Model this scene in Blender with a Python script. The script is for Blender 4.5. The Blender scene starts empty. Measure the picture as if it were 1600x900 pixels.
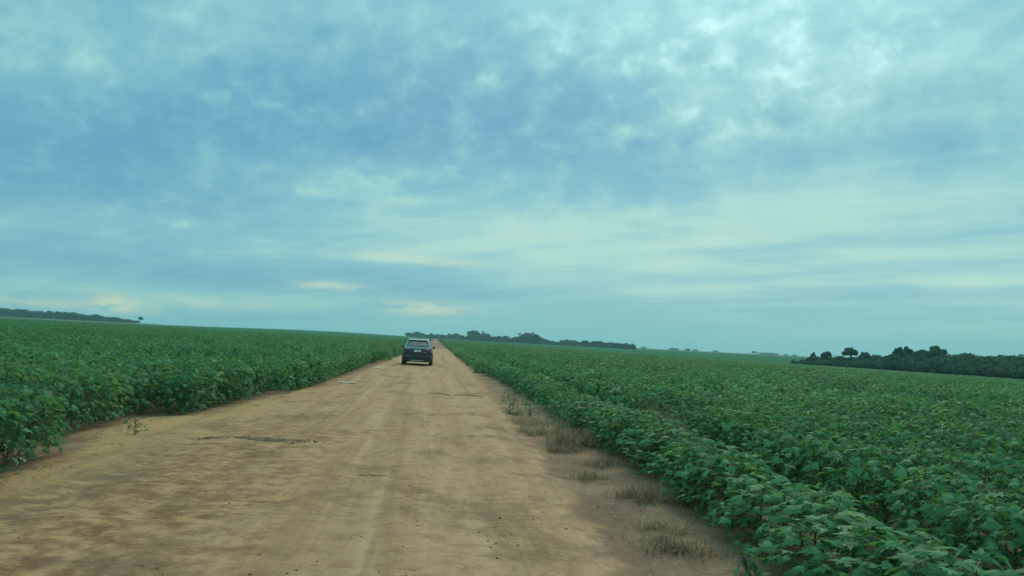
import bpy, bmesh, math, random
import numpy as np
from mathutils import Vector, Matrix, Euler, noise
random.seed(7); np.random.seed(7)
PI = math.pi
S = bpy.context.scene
COL = S.collection

# ------------------------------------------------------------------ camera
EYE = 1.72
YAW, PITCH, ROLL = 0.0910, 0.06705, 0.04996
fwd = Vector((math.sin(YAW)*math.cos(PITCH), math.cos(YAW)*math.cos(PITCH), math.sin(PITCH)))
rt0 = Vector((math.cos(YAW), -math.sin(YAW), 0)); up0 = rt0.cross(fwd)
rt = rt0*math.cos(ROLL) + up0*math.sin(ROLL)
up = -rt0*math.sin(ROLL) + up0*math.cos(ROLL)
cam_d = bpy.data.cameras.new('camera'); cam = bpy.data.objects.new('camera', cam_d); COL.objects.link(cam)
m = Matrix((rt, up, -fwd)).transposed().to_4x4(); m.translation = (0, 0, EYE)
cam.matrix_world = m
cam_d.sensor_width = 36; cam_d.lens = 36*1256/1600
cam_d.clip_start = 0.05; cam_d.clip_end = 12000
S.camera = cam

def direction(px, py):
    """world direction seen at a pixel of the 1600x900 photograph (used to measure the place)"""
    return (rt*(px-800) + up*(450-py) + fwd*1256).normalized()
def azel(px, py):
    d = direction(px, py); return math.atan2(d.x, d.y), math.asin(d.z)
def project(X, Y, Z):
    p = Vector((X, Y, Z-EYE)); c = p.dot(fwd)
    if c <= 0.1: return None
    return 800+1256*p.dot(rt)/c, 450-1256*p.dot(up)/c

# ------------------------------------------------------------------ node helpers
class NT:
    def __init__(s, tree): s.t = tree; s.n = tree.nodes; s.l = tree.links
    def node(s, typ, **kw):
        n = s.n.new(typ)
        for k, v in kw.items(): setattr(n, k, v)
        return n
    def put(s, sock, v):
        if isinstance(v, bpy.types.NodeSocket): s.l.new(v, sock)
        elif v is not None: sock.default_value = v
    def math(s, op, a, b=None, c=None, clamp=False):
        n = s.node('ShaderNodeMath', operation=op, use_clamp=clamp)
        s.put(n.inputs[0], a)
        if b is not None: s.put(n.inputs[1], b)
        if c is not None: s.put(n.inputs[2], c)
        return n.outputs[0]
    def add(s, *a):
        r = a[0]
        for b in a[1:]: r = s.math('ADD', r, b)
        return r
    def mul(s, *a):
        r = a[0]
        for b in a[1:]: r = s.math('MULTIPLY', r, b)
        return r
    def noise(s, vec, scale, detail=4, rough=0.55, dist=0.0):
        n = s.node('ShaderNodeTexNoise'); n.inputs['Scale'].default_value = scale
        n.inputs['Detail'].default_value = detail; n.inputs['Roughness'].default_value = rough
        n.inputs['Distortion'].default_value = dist
        s.l.new(vec, n.inputs['Vector']); return n.outputs['Fac']
    def ramp(s, f, lo, hi, a=0.0, b=1.0):
        n = s.node('ShaderNodeMapRange', interpolation_type='SMOOTHSTEP')
        s.put(n.inputs[0], f); n.inputs[1].default_value = lo; n.inputs[2].default_value = hi
        n.inputs[3].default_value = a; n.inputs[4].default_value = b
        return n.outputs[0]
    def mix(s, f, a, b, mode='MIX'):
        n = s.node('ShaderNodeMix', data_type='RGBA', blend_type=mode)
        s.put(n.inputs[0], f)
        for k, v in ((6, a), (7, b)):
            s.put(n.inputs[k], (*v, 1) if isinstance(v, tuple) and len(v) == 3 else v)
        return n.outputs[2]
    def scalevec(s, vec, sc, rot=0.0, loc=(0, 0, 0)):
        n = s.node('ShaderNodeMapping'); s.l.new(vec, n.inputs[0])
        n.inputs['Scale'].default_value = sc; n.inputs['Rotation'].default_value = (0, 0, rot)
        n.inputs['Location'].default_value = loc
        return n.outputs[0]

# ------------------------------------------------------------------ world: Nishita sky behind a broken cloud deck
SUN_AZ, SUN_EL = math.radians(20), math.radians(38)
W = bpy.data.worlds.new('World'); S.world = W; W.use_nodes = True
g = NT(W.node_tree); g.n.clear()
out = g.node('ShaderNodeOutputWorld'); bg = g.node('ShaderNodeBackground'); g.l.new(bg.outputs[0], out.inputs[0])
bg.inputs[1].default_value = 0.1
sky = g.node('ShaderNodeTexSky', sky_type='NISHITA'); sky.sun_disc = False
sky.sun_elevation = SUN_EL; sky.sun_rotation = SUN_AZ
sky.air_density = 1.4; sky.dust_density = 2.0; sky.ozone_density = 2.0; sky.altitude = 400
tc = g.node('ShaderNodeTexCoord'); D = tc.outputs['Generated']
sep = g.node('ShaderNodeSeparateXYZ'); g.l.new(D, sep.inputs[0])
dx, dy, dz = sep.outputs
az = g.math('ARCTAN2', dx, dy); el = g.math('ARCSINE', dz)
den = g.math('MAXIMUM', g.add(dz, 0.10), 0.04)
comb = g.node('ShaderNodeCombineXYZ'); g.l.new(g.math('DIVIDE', dx, den), comb.inputs[0]); g.l.new(g.math('DIVIDE', dy, den), comb.inputs[1])
P = comb.outputs[0]
# warp for the large shapes of the cloud bank
wv = g.node('ShaderNodeTexNoise'); wv.inputs['Scale'].default_value = 5.0; wv.inputs['Detail'].default_value = 4; g.l.new(D, wv.inputs['Vector'])
wsep = g.node('ShaderNodeSeparateXYZ'); g.l.new(wv.outputs['Color'], wsep.inputs[0])
azw = g.add(az, g.mul(g.add(wsep.outputs[0], -0.5), 0.22)); elw = g.add(el, g.mul(g.add(wsep.outputs[1], -0.5), 0.11))
azs = g.add(az, g.mul(g.add(wsep.outputs[0], -0.5), 0.05)); els_ = g.add(el, g.mul(g.add(wsep.outputs[1], -0.5), 0.018))
def bank(px, py, wx, wy, amp):
    a0, e0 = azel(px, py)
    A_, E_ = (azw, elw) if wy > 30 else (azs, els_)
    a = g.math('DIVIDE', g.add(A_, -a0), wx/1256); e = g.math('DIVIDE', g.add(E_, -e0), wy/1256)
    q = g.add(g.mul(a, a), g.mul(e, e))
    return g.mul(g.math('EXPONENT', g.mul(q, -1.0)), amp)
puff = g.add(g.mul(g.noise(g.scalevec(D, (1, 1, 1.25)), 16.0, 6, 0.58, 0.3), .85), g.mul(g.noise(g.scalevec(D, (1, 1, 1.5), 0, (2, 5, 1)), 30.0, 5, 0.55, 0.2), .25), -.05)
A = g.add(g.mul(puff, .8), g.mul(g.noise(P, 1.5, 4, 0.5, 0.3), .25), -.02)      # mottled altocumulus
A2 = g.noise(g.scalevec(P, (1, 1, 1), 0, (3.1, 7.7, 0)), 0.55, 3, 0.5)
st = g.scalevec(g.scalevec(P, (1, 1, 1), -0.75), (1.5, 0.16, 1))               # streaks drawn out along the wind
B = g.noise(st, 1.1, 6, 0.58, 0.2)
Bh = g.noise(g.scalevec(D, (2.2, 2.2, 19)), 2.4, 6, 0.58, 0.35)     # flat sheets seen edge on low in the sky
hi_w = g.ramp(el, 0.12, 0.30)                                       # mottling dies out towards the horizon
val = g.add(g.mul(g.add(A, -0.5), g.add(g.mul(hi_w, 1.0), 0.12)), g.mul(g.add(A2, -0.5), 0.36), g.mul(g.add(B, -0.5), 0.75), g.mul(g.add(Bh, -0.5), g.ramp(el, 0.30, 0.10), 0.62))
banks = [(30, 215, 300, 85, -.38), (580, 205, 330, 75, -.22), (880, 170, 240, 70, -.17), (330, 150, 260, 60, -.10),
         (1120, 60, 230, 100, .30), (1560, 60, 250, 130, .10), (860, 368, 300, 38, .22), (1300, 370, 420, 110, .16), (80, 60, 200, 60, .06),
         (560, 285, 520, 40, .10), (300, 345, 420, 30, .05), (330, 418, 420, 17, -.22), (520, 450, 240, 12, -.20), (250, 462, 330, 11, .20), (640, 300, 120, 30, .08),
         (1150, 260, 420, 40, -.03), (650, 405, 110, 8, .22), (520, 447, 60, 6, .34), (1520, 438, 80, 10, .22), (1330, 440, 200, 30, -.05)]
mask = g.math('MINIMUM', g.add(bank(620, 190, 520, 130, 1.0), bank(1120, 90, 330, 130, .9), bank(120, 260, 260, 120, .5)), 1.0)
pf = g.noise(g.scalevec(D, (1, 1, 1.35), 0, (7, 1, 3)), 25.0, 5, 0.54, 0.15)
val = g.add(val, g.mul(g.ramp(pf, .42, .78), mask, .38), g.mul(mask, -.09))
for b in banks: val = g.add(val, bank(*b))
cov = g.add(val, 0.45)
cr = g.node('ShaderNodeValToRGB'); g.l.new(cov, cr.inputs[0])
def lin(r, gg, b): return tuple(((c/255+.055)/1.055)**2.4 if c > 10 else c/255/12.92 for c in (r, gg, b))
els = cr.color_ramp.elements
stops = [(0.0, (92, 160, 190)), (0.22, (106, 173, 196)), (0.45, (125, 189, 201)), (0.62, (142, 203, 208)), (0.80, (166, 222, 225)), (1.0, (196, 242, 243))]
while len(els) < len(stops): els.new(0.5)
for e_, (p_, c_) in zip(els, stops): e_.position = p_; e_.color = (*lin(*c_), 1)
cloud = cr.outputs[0]
# thin high sheet low in the sky takes a warmer, paler tone
warm = g.mul(g.ramp(el, 0.36, 0.12), g.ramp(cov, 0.42, 0.8), 0.6)
cloud = g.mix(warm, cloud, lin(172, 214, 196))
# clear band above the horizon
clear = g.mul(g.ramp(el, 0.085, 0.015), g.ramp(az, azel(200, 480)[0], azel(900, 480)[0], 0.45, 0.9))
hor = lin(112, 187, 193)
cloud = g.mix(clear, cloud, hor)
# small lit cumulus tops near the horizon on the left
cu = g.noise(g.scalevec(D, (7, 7, 22)), 3.2, 5, 0.6, 0.2)
cum = g.mul(g.ramp(cu, 0.36, 0.56), g.add(bank(172, 471, 22, 11, 1.0), bank(70, 475, 150, 9, .6), bank(300, 470, 140, 10, .4), bank(670, 484, 70, 12, .75), bank(520, 450, 60, 6, .75), bank(650, 405, 100, 8, .5)))
cloud = g.mix(g.math('MINIMUM', cum, 1.0), cloud, lin(196, 216, 192))
# sky brightened overhead (loosely CIE overcast) and around the veiled sun to light fields
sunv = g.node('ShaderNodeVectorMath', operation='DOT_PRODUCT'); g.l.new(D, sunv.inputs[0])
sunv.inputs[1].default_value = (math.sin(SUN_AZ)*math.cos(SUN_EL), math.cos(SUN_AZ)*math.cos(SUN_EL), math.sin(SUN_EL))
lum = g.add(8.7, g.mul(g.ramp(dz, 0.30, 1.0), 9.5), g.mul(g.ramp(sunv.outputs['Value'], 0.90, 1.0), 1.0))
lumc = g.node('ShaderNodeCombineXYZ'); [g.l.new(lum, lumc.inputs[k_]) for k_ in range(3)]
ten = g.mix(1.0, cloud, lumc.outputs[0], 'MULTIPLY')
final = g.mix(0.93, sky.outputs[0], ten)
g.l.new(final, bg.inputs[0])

# ------------------------------------------------------------------ sun (behind thin cloud, ahead and to the right)
sd = bpy.data.lights.new('sun', 'SUN'); sd.energy = 1.5; sd.angle = math.radians(22); sd.color = (1.0, 0.86, 0.62)
sun = bpy.data.objects.new('sun', sd); COL.objects.link(sun)
sv = Vector((math.sin(SUN_AZ)*math.cos(SUN_EL), math.cos(SUN_AZ)*math.cos(SUN_EL), math.sin(SUN_EL)))
sun.rotation_euler = sv.to_track_quat('Z', 'Y').to_euler(); sun.location = sv*60

# ------------------------------------------------------------------ picture settings
S.view_settings.view_transform = 'Standard'; S.view_settings.look = 'None'
S.view_settings.exposure = 0.2; S.view_settings.gamma = 1; S.view_settings.use_curve_mapping = False
S.render.engine = 'CYCLES'
cy = S.cycles
cy.use_denoising = True; cy.max_bounces = 5; cy.diffuse_bounces = 4; cy.glossy_bounces = 2
cy.transmission_bounces = 4; cy.transparent_max_bounces = 4; cy.volume_bounces = 1
cy.caustics_reflective = False; cy.caustics_refractive = False

# ------------------------------------------------------------------ object helpers
def link(name, mesh, parent=None, loc=None, rot=None, scale=None):
    o = bpy.data.objects.new(name, mesh); COL.objects.link(o)
    if parent: o.parent = parent
    if loc is not None: o.location = loc
    if rot is not None: o.rotation_euler = rot
    if scale is not None: o.scale = scale
    return o
def tag(o, label=None, cat=None, group=None, kind=None):
    if label: o['label'] = label
    if cat: o['category'] = cat
    if group: o['group'] = group
    if kind: o['kind'] = kind
    return o
def meshdata(name, v, f, mat=None, smooth=False):
    me = bpy.data.meshes.new(name); me.from_pydata([tuple(p) for p in v], [], [tuple(q) for q in f]); me.update()
    if mat: me.materials.append(mat)
    if smooth: me.polygons.foreach_set('use_smooth', [True]*len(me.polygons))
    return me
class MB:
    def __init__(s): s.v = []; s.f = []; s.a = []
    def poly(s, pts, val=0.5):
        b = len(s.v); s.v += [tuple(p) for p in pts]; s.a += [val]*len(pts); s.f.append(tuple(range(b, b+len(pts))))
    def box(s, c, d, rz=0.0, taper=1.0):
        b = len(s.v); cx, cy_, cz = c; x, y, z = (q/2 for q in d); ca, sa = math.cos(rz), math.sin(rz)
        for (ix, iy, iz) in ((-1,-1,-1),(1,-1,-1),(1,1,-1),(-1,1,-1),(-1,-1,1),(1,-1,1),(1,1,1),(-1,1,1)):
            k = taper if iz > 0 else 1
            px, py = ix*x*k, iy*y*k
            s.v.append((cx+px*ca-py*sa, cy_+px*sa+py*ca, cz+iz*z)); s.a.append(.5)
        s.f += [tuple(b+i for i in q) for q in ((0,3,2,1),(4,5,6,7),(0,1,5,4),(1,2,6,5),(2,3,7,6),(3,0,4,7))]
    def tube(s, pts, rad, n=6, cap=True):
        b = len(s.v); k = len(pts); pts = [Vector(p) for p in pts]
        for i, p in enumerate(pts):
            t = (pts[min(i+1, k-1)]-pts[max(i-1, 0)]).normalized()
            a = t.cross(Vector((0.31, 0.87, 0.2))); a = a.normalized() if a.length > 1e-4 else Vector((1, 0, 0)); c = t.cross(a)
            for j in range(n):
                q = 2*PI*j/n; w = p + (a*math.cos(q)+c*math.sin(q))*rad[i]; s.v.append(tuple(w)); s.a.append(.5)
        for i in range(k-1):
            for j in range(n):
                s.f.append((b+i*n+j, b+i*n+(j+1)%n, b+(i+1)*n+(j+1)%n, b+(i+1)*n+j))
        if cap:
            s.f.append(tuple(b+(k-1)*n+j for j in range(n))); s.f.append(tuple(b+j for j in range(n))[::-1])
    def mesh(s, name, mat, smooth=False, attr=None):
        me = meshdata(name, s.v, s.f, mat, smooth)
        if attr:
            at = me.attributes.new(attr, 'FLOAT', 'POINT'); at.data.foreach_set('value', s.a)
        return me
    def build(s, name, mat, parent=None, smooth=False, bevel=0, **kw):
        o = link(name, s.mesh(name, mat, smooth), parent, **kw)
        if bevel:
            b = o.modifiers.new('bevel', 'BEVEL'); b.width = bevel; b.segments = 2; b.limit_method = 'ANGLE'
        return o

def material(name):
    mt = bpy.data.materials.new(name); mt.use_nodes = True
    q = NT(mt.node_tree); return mt, q, q.n['Principled BSDF'], q.n['Material Output']
def plain(name, col, rough=0.6, metal=0.0, spec=0.5, var=0.12, scale=8.0, coat=0.0):
    mt, q, p, o = material(name)
    gx = q.node('ShaderNodeTexCoord')
    nz = q.noise(gx.outputs['Object'], scale, 5, 0.6)
    c = q.mix(q.ramp(nz, 0.35, 0.68), tuple(x*(1-var) for x in col), tuple(min(1, x*(1+var)) for x in col))
    q.l.new(c, p.inputs['Base Color']); p.inputs['Roughness'].default_value = rough; p.inputs['Metallic'].default_value = metal
    p.inputs['Specular IOR Level'].default_value = spec; p.inputs['Coat Weight'].default_value = coat
    return mt
def position(q):
    return q.node('ShaderNodeNewGeometry').outputs['Position']
def bump(q, p, h, strength, dist):
    b = q.node('ShaderNodeBump'); b.inputs['Strength'].default_value = strength; b.inputs['Distance'].default_value = dist
    q.l.new(h, b.inputs['Height']); q.l.new(b.outputs[0], p.inputs['Normal'])

# --- leaf materials
def leaf_mat(name, dark, light, transl, rough=0.5, spec=0.4, attr='leafvar', trcol=None, worn=None):
    mt, q, p, o = material(name)
    oi = q.node('ShaderNodeObjectInfo'); at = q.node('ShaderNodeAttribute', attribute_name=attr)
    big = q.noise(position(q), 0.16, 3, 0.5)
    f = q.add(q.mul(oi.outputs['Random'], 0.34), q.mul(at.outputs['Fac'], 0.5), q.mul(q.add(big, -0.5), 0.6))
    c = q.mix(q.ramp(f, 0.0, 0.85), dark, light)
    if worn: c = q.mix(q.mul(q.ramp(at.outputs['Fac'], .965, .985), .7), c, worn)
    q.l.new(c, p.inputs['Base Color']); p.inputs['Roughness'].default_value = rough; p.inputs['Specular IOR Level'].default_value = spec
    tr = q.node('ShaderNodeBsdfTranslucent')
    q.l.new(q.mix(1.0, c, trcol or (1.25, 1.2, 0.7), 'MULTIPLY'), tr.inputs[0])
    mx = q.node('ShaderNodeMixShader'); mx.inputs[0].default_value = transl
    q.l.new(p.outputs[0], mx.inputs[1]); q.l.new(tr.outputs[0], mx.inputs[2]); q.l.new(mx.outputs[0], o.inputs[0])
    return mt
M = {}
M['leaf'] = leaf_mat('cotton_leaf', (0.040, 0.140, 0.058), (0.145, 0.325, 0.132), 0.38, 0.6, 0.12, worn=(0.34, 0.32, 0.09))
M['stem'] = plain('cotton_stem', (0.10, 0.085, 0.045), 0.7)
M['tree_leaf'] = leaf_mat('tree_leaf', (0.025, 0.068, 0.040), (0.075, 0.140, 0.070), 0.15, 0.8, 0.05)
M['bark'] = plain('bark', (0.10, 0.085, 0.07), 0.85, var=0.3, scale=3)
M['straw'] = leaf_mat('dry_grass', (0.20, 0.140, 0.080), (0.52, 0.375, 0.22), 0.3, 0.8, 0.1, trcol=(1, .95, .8))
M['greengrass'] = leaf_mat('green_grass', (0.05, 0.10, 0.045), (0.16, 0.20, 0.09), 0.2, 0.6, 0.3)

# ------------------------------------------------------------------ terrain
def ss(a, b, x):
    t = min(1, max(0, (x-a)/(b-a))); return t*t*(3-2*t)
def fbm(x, y, sc, seed=0.0, octv=3):
    v = 0; a = 1; s_ = 0
    for i in range(octv):
        v += a*noise.noise((x*sc, y*sc, seed+i*9.1)); s_ += a; a *= .5; sc *= 2.1
    return v/s_
RISE = direction(500, 515)
def H(x, y):
    r = math.hypot(x, y)
    h = -1.75*ss(14, 120, x)*(1-ss(420, 900, r))
    u = (x*RISE.x + y*RISE.y)/math.hypot(RISE.x, RISE.y)
    w = (x*RISE.y - y*RISE.x)/math.hypot(RISE.x, RISE.y)
    h += 3.0*ss(350, 1100, u)*math.exp(-(w/(.13*max(u, 1)))**2)
    h += 0.25*fbm(x, y, 1/90, 3)*ss(25, 90, abs(x))
    return h
def edge_left(y):      # outer side of the left crop's first plants
    pts = ((0, -4.3), (9.6, -4.4), (11.6, -4.65), (13, -5.1), (15.2, -5.1), (16.2, -4.35), (22, -3.9), (26, -3.55), (50, -3.1), (100, -2.95), (2000, -2.9))
    for (a, b), (c, d) in zip(pts, pts[1:]):
        if y <= c: return b+(d-b)*(y-a)/(c-a)
    return -2.9
def edge_right(y):
    pts = ((0, 2.95), (7, 2.95), (16, 3.15), (21, 2.75), (25, 2.45), (45, 2.2), (2000, 2.2))
    for (a, b), (c, d) in zip(pts, pts[1:]):
        if y <= c: return b+(d-b)*(y-a)/(c-a)
    return 2.2
def road_right(y):
    pts = ((-50, 1.35), (6, 1.42), (10, 1.56), (17, 1.73), (28, 1.85), (50, 2.05), (2000, 2.1))
    for (a, b), (c, d) in zip(pts, pts[1:]):
        if y <= c: return b+(d-b)*(y-a)/(c-a)
    return 2.1

# ground sheet to the horizon
rs = [0.0]; r = 1.2
while r < 6000:
    rs.append(r); r *= 1.07 if r > 12 else 1.10
angs = []; a = -PI
while a < PI-1e-6:
    angs.append(a); a += math.radians(0.75) if abs(a-YAW) < math.radians(55) else math.radians(3)
na = len(angs); v = [(0, 0, H(0, 0))]; f = []
for r in rs[1:]:
    for a in angs:
        x, y = r*math.sin(a), r*math.cos(a)
        z = H(x, y) + 0.018*fbm(x, y, 1.3, 5)*(1-ss(20, 60, r))
        v.append((x, y, z))
for j in range(na): f.append((0, 1+(j+1) % na, 1+j))
for i in range(len(rs)-2):
    for j in range(na):
        b = 1+i*na; f.append((b+j, b+(j+1) % na, b+na+(j+1) % na, b+na+j))
mt, q, p, o = material('soil'); pos = position(q)
n1 = q.noise(pos, 0.9, 6, 0.6); n2 = q.noise(pos, 9, 6, 0.7); n3 = q.noise(q.scalevec(pos, (1, .35, 1)), 3.2, 5, .65)
c = q.mix(q.ramp(n1, .35, .68), (0.205, 0.110, 0.068), (0.315, 0.180, 0.107))
c = q.mix(q.mul(q.ramp(n2, .52, .72), .55), c, (0.44, 0.34, 0.20))
c = q.mix(q.mul(q.ramp(n3, .56, .74), .6), c, (0.13, 0.09, 0.058))
q.l.new(c, p.inputs['Base Color']); p.inputs['Roughness'].default_value = .95; p.inputs['Specular IOR Level'].default_value = .15
bump(q, p, q.add(q.noise(pos, 22, 5, .65), q.mul(n1, 1.5)), .9, .035)
M['soil'] = mt
tag(link('ground', meshdata('ground', v, f, M['soil'], True)), 'reddish brown soil under the crops and on the verges', kind='structure')

# road
mt, q, p, o = material('dirt_road'); pos = position(q)
sp = q.node('ShaderNodeSeparateXYZ'); q.l.new(pos, sp.inputs[0]); X, Y = sp.outputs[0], sp.outputs[1]
longi = q.noise(q.scalevec(pos, (2.2, .10, 1)), 1.0, 5, .6, .3)
trans = q.noise(q.scalevec(pos, (1.0, 1.1, 1)), 3.2, 9, .76, .1)
trans2 = q.noise(q.scalevec(pos, (1.6, 2.2, 1)), 6.5, 6, .75, .1)
blot = q.noise(pos, .55, 5, .6, .4); fine = q.noise(pos, 16, 6, .7)
c = q.mix(q.ramp(longi, .34, .66), (0.418, 0.213, 0.105), (0.524, 0.291, 0.160))
c = q.mix(q.mul(q.ramp(trans, .46, .64), .8), c, (0.323, 0.156, 0.081))
c = q.mix(q.mul(q.ramp(trans2, .50, .66), .7), c, (0.564, 0.323, 0.180))
red = q.mul(q.ramp(q.add(X, q.mul(q.add(blot, -.5), 4.5)), -.2, -2.6), q.ramp(Y, 24, 8), .95)
c = q.mix(red, c, q.mix(q.ramp(trans, .38, .60), (0.470, 0.253, 0.121), (0.215, 0.096, 0.047)))
yel = q.mul(q.ramp(q.add(X, q.mul(q.add(blot, -.5), 2.2)), -3.2, -4.0), q.ramp(trans, .30, .55), q.ramp(Y, 45, 16), q.ramp(Y, 7, 9.5), .75)
c = q.mix(yel, c, (0.454, 0.261, 0.109))
damp = q.mul(q.ramp(q.noise(q.scalevec(pos, (1.0, .55, 1), .15, (4.2, 1.3, 0)), .8, 7, .70, .3), .50, .64), q.ramp(Y, 70, 20), .6)
c = q.mix(damp, c, (0.150, 0.087, 0.051))
track = q.mul(q.ramp(q.noise(q.scalevec(pos, (2.2, .05, 1), .02), 1.0, 5, .65, .5), .50, .66), .52)
c = q.mix(track, c, (0.270, 0.145, 0.072))
track2 = q.mul(q.ramp(q.noise(q.scalevec(pos, (7.0, .10, 1), .02, (3, 1, 0)), 1.0, 5, .65, .6), .52, .66), q.ramp(trans2, .35, .65), .32)
c = q.mix(track2, c, (0.561, 0.338, 0.171))
wet = q.mul(q.ramp(q.math('ABSOLUTE', q.add(X, 3.55, q.mul(q.add(blot, -.5), 1.6))), .55, .1), q.ramp(Y, 13.5, 10.5), q.ramp(trans, .34, .56), .55)
c = q.mix(wet, c, (0.175, 0.113, 0.068))
speck = q.ramp(q.noise(q.scalevec(pos, (1, 2.2, 1)), 11, 3, .6), .66, .74)
c = q.mix(q.mul(speck, .45), c, (0.122, 0.065, 0.042))
c = q.mix(q.mul(q.ramp(fine, .5, .75), .4), c, (0.584, 0.347, 0.206))
ea = q.node('ShaderNodeAttribute', attribute_name='inside').outputs['Fac']
edge = q.ramp(q.add(ea, q.mul(q.add(q.noise(pos, 1.6, 7, .72), -.5), .9)), .60, .38)
sn1 = q.noise(pos, .9, 6, .6)
c = q.mix(edge, c, q.mix(q.ramp(sn1, .35, .68), (0.235, 0.120, 0.076), (0.355, 0.196, 0.118)))
far = q.ramp(Y, 120, 150)
c = q.mix(q.mul(far, .8), c, (0.263, 0.137, 0.096))
q.l.new(c, p.inputs['Base Color']); p.inputs['Roughness'].default_value = .95; p.inputs['Specular IOR Level'].default_value = .06
bump(q, p, q.add(q.mul(trans, .7), q.mul(trans2, .6), q.mul(fine, .5), q.mul(longi, .5)), .75, .03)
M['road'] = mt
ys = []; y = -10.0
while y < 2200: ys.append(y); y += .18 if y < 5 else max(.09, y*.0125)
us = np.linspace(0, 1, 92)
v = []; f = []; ins = []
def road_z(x, y):
    L = edge_left(y)-.1; R = road_right(y)
    e = min(x-L, R-x)
    z = -.03 + .07*ss(-.75, .35, e)
    near = 1-ss(40, 120, y)
    z += near*(.026*fbm(x*1.0, y*1.5, .7, 21) + .010*fbm(x*1.2, y*2, 2.6, 22))
    for tx, w_ in ((-2.45, .26), (-.75, .28), (.55, .26), (-3.4, .2)):
        xx = x-tx-.14*fbm(0, y, .12, tx)
        z -= near*.020*math.exp(-(xx/w_)**2) - near*.010*math.exp(-((abs(xx)-w_*1.7)/.1)**2)
    return z + H(x, y)
for y in ys:
    L = edge_left(y)-.8; R = road_right(y)+.9
    for u in us:
        x = L+(R-L)*u; v.append((x, y, road_z(x, y))); ins.append(.5+.6*min(x-edge_left(y)+.1, road_right(y)-x))
n = len(us)
for i in range(len(ys)-1):
    for j in range(n-1): f.append((i*n+j, i*n+j+1, (i+1)*n+j+1, (i+1)*n+j))
rme = meshdata('dirt_road', v, f, M['road'], True); rme.attributes.new('inside', 'FLOAT', 'POINT').data.foreach_set('value', ins)
tag(link('dirt_road', rme), 'straight tan dirt road running to the horizon', kind='structure')

# puddles left of the wheel tracks and one far down the road
mt, q, p, o = material('puddle_water')
p.inputs['Base Color'].default_value = (0.60, 0.52, 0.42, 1); p.inputs['Roughness'].default_value = .3; p.inputs['Specular IOR Level'].default_value = .4
bump(q, p, q.noise(position(q), 6, 2), .05, .01); M['water'] = mt
def puddle(x, y, rx, ry, label, rot=0, dz=.012):
    z = max(road_z(x+dx_*rx, y+dy_*ry) for dx_ in (-.6, 0, .6) for dy_ in (-.6, 0, .6))+dz
    pts = []
    for k in range(40):
        t = 2*PI*k/40; rr = 1+.8*noise.noise((math.cos(t)*1.9+x, math.sin(t)*1.9+y, 2))+.25*noise.noise((math.cos(t)*5+x, math.sin(t)*5, 4))
        a_, b_ = rx*rr*math.cos(t), ry*rr*math.sin(t)
        pts.append((x+a_*math.cos(rot)-b_*math.sin(rot), y+a_*math.sin(rot)+b_*math.cos(rot), z))
    mb = MB(); mb.poly(pts)
    tag(mb.build('puddle', M['water']), label, kind='structure')
puddle(-2.95, 28.2, .34, .28, 'shallow puddle at the left edge of the road, the nearer of two')
puddle(-2.80, 41.5, .26, .34, 'small bright puddle at the left edge of the road behind the first puddle')
puddle(-.35, 330, .55, 16, 'tiny bright puddle far down the road past the car', dz=.06)

# ------------------------------------------------------------------ cotton plants
def leaf_shape(k):
    """lobed cotton leaf, base at the origin, pointing +Y, normal +Z, unit width about 1"""
    rng = random.Random(100+k)
    o = [(0, -.06, 0), (.30, -.10, -.05), (.52, .16, -.13), (.30, .30, -.02), (.34, .56, -.10), (.15, .56, -.02), (0, .98, -.20),
         (-.15, .56, -.02), (-.34, .56, -.10), (-.30, .30, -.02), (-.52, .16, -.13), (-.30, -.10, -.05)]
    o = [(x*rng.uniform(.88, 1.12), y*rng.uniform(.92, 1.08), z*rng.uniform(.6, 1.6)+.10*abs(x)*(k % 2)) for x, y, z in o]
    c = (0, .28, .04)
    return [c]+o, [(0, i, i % 12+1) for i in range(1, 13)]
LEAVES = [leaf_shape(k) for k in range(4)]
def leaf_plain(k):
    lv, lf = LEAVES[k]; ids = (1, 3, 5, 7, 9, 11)
    return [(lv[i][0]*1.0, lv[i][1], lv[i][2]) for i in ids], [(0, 1, 2), (0, 2, 3), (0, 3, 4), (0, 4, 5)]
PLAIN = [leaf_plain(k) for k in range(4)]
LEAF_ME = []
for k, (lv, lf) in enumerate(LEAVES):
    me = meshdata('leaf', lv, lf, M['leaf']); at = me.attributes.new('leafvar', 'FLOAT', 'POINT'); at.data.foreach_set('value', [.35+.12*k]*len(lv)); LEAF_ME.append(me)

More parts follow.
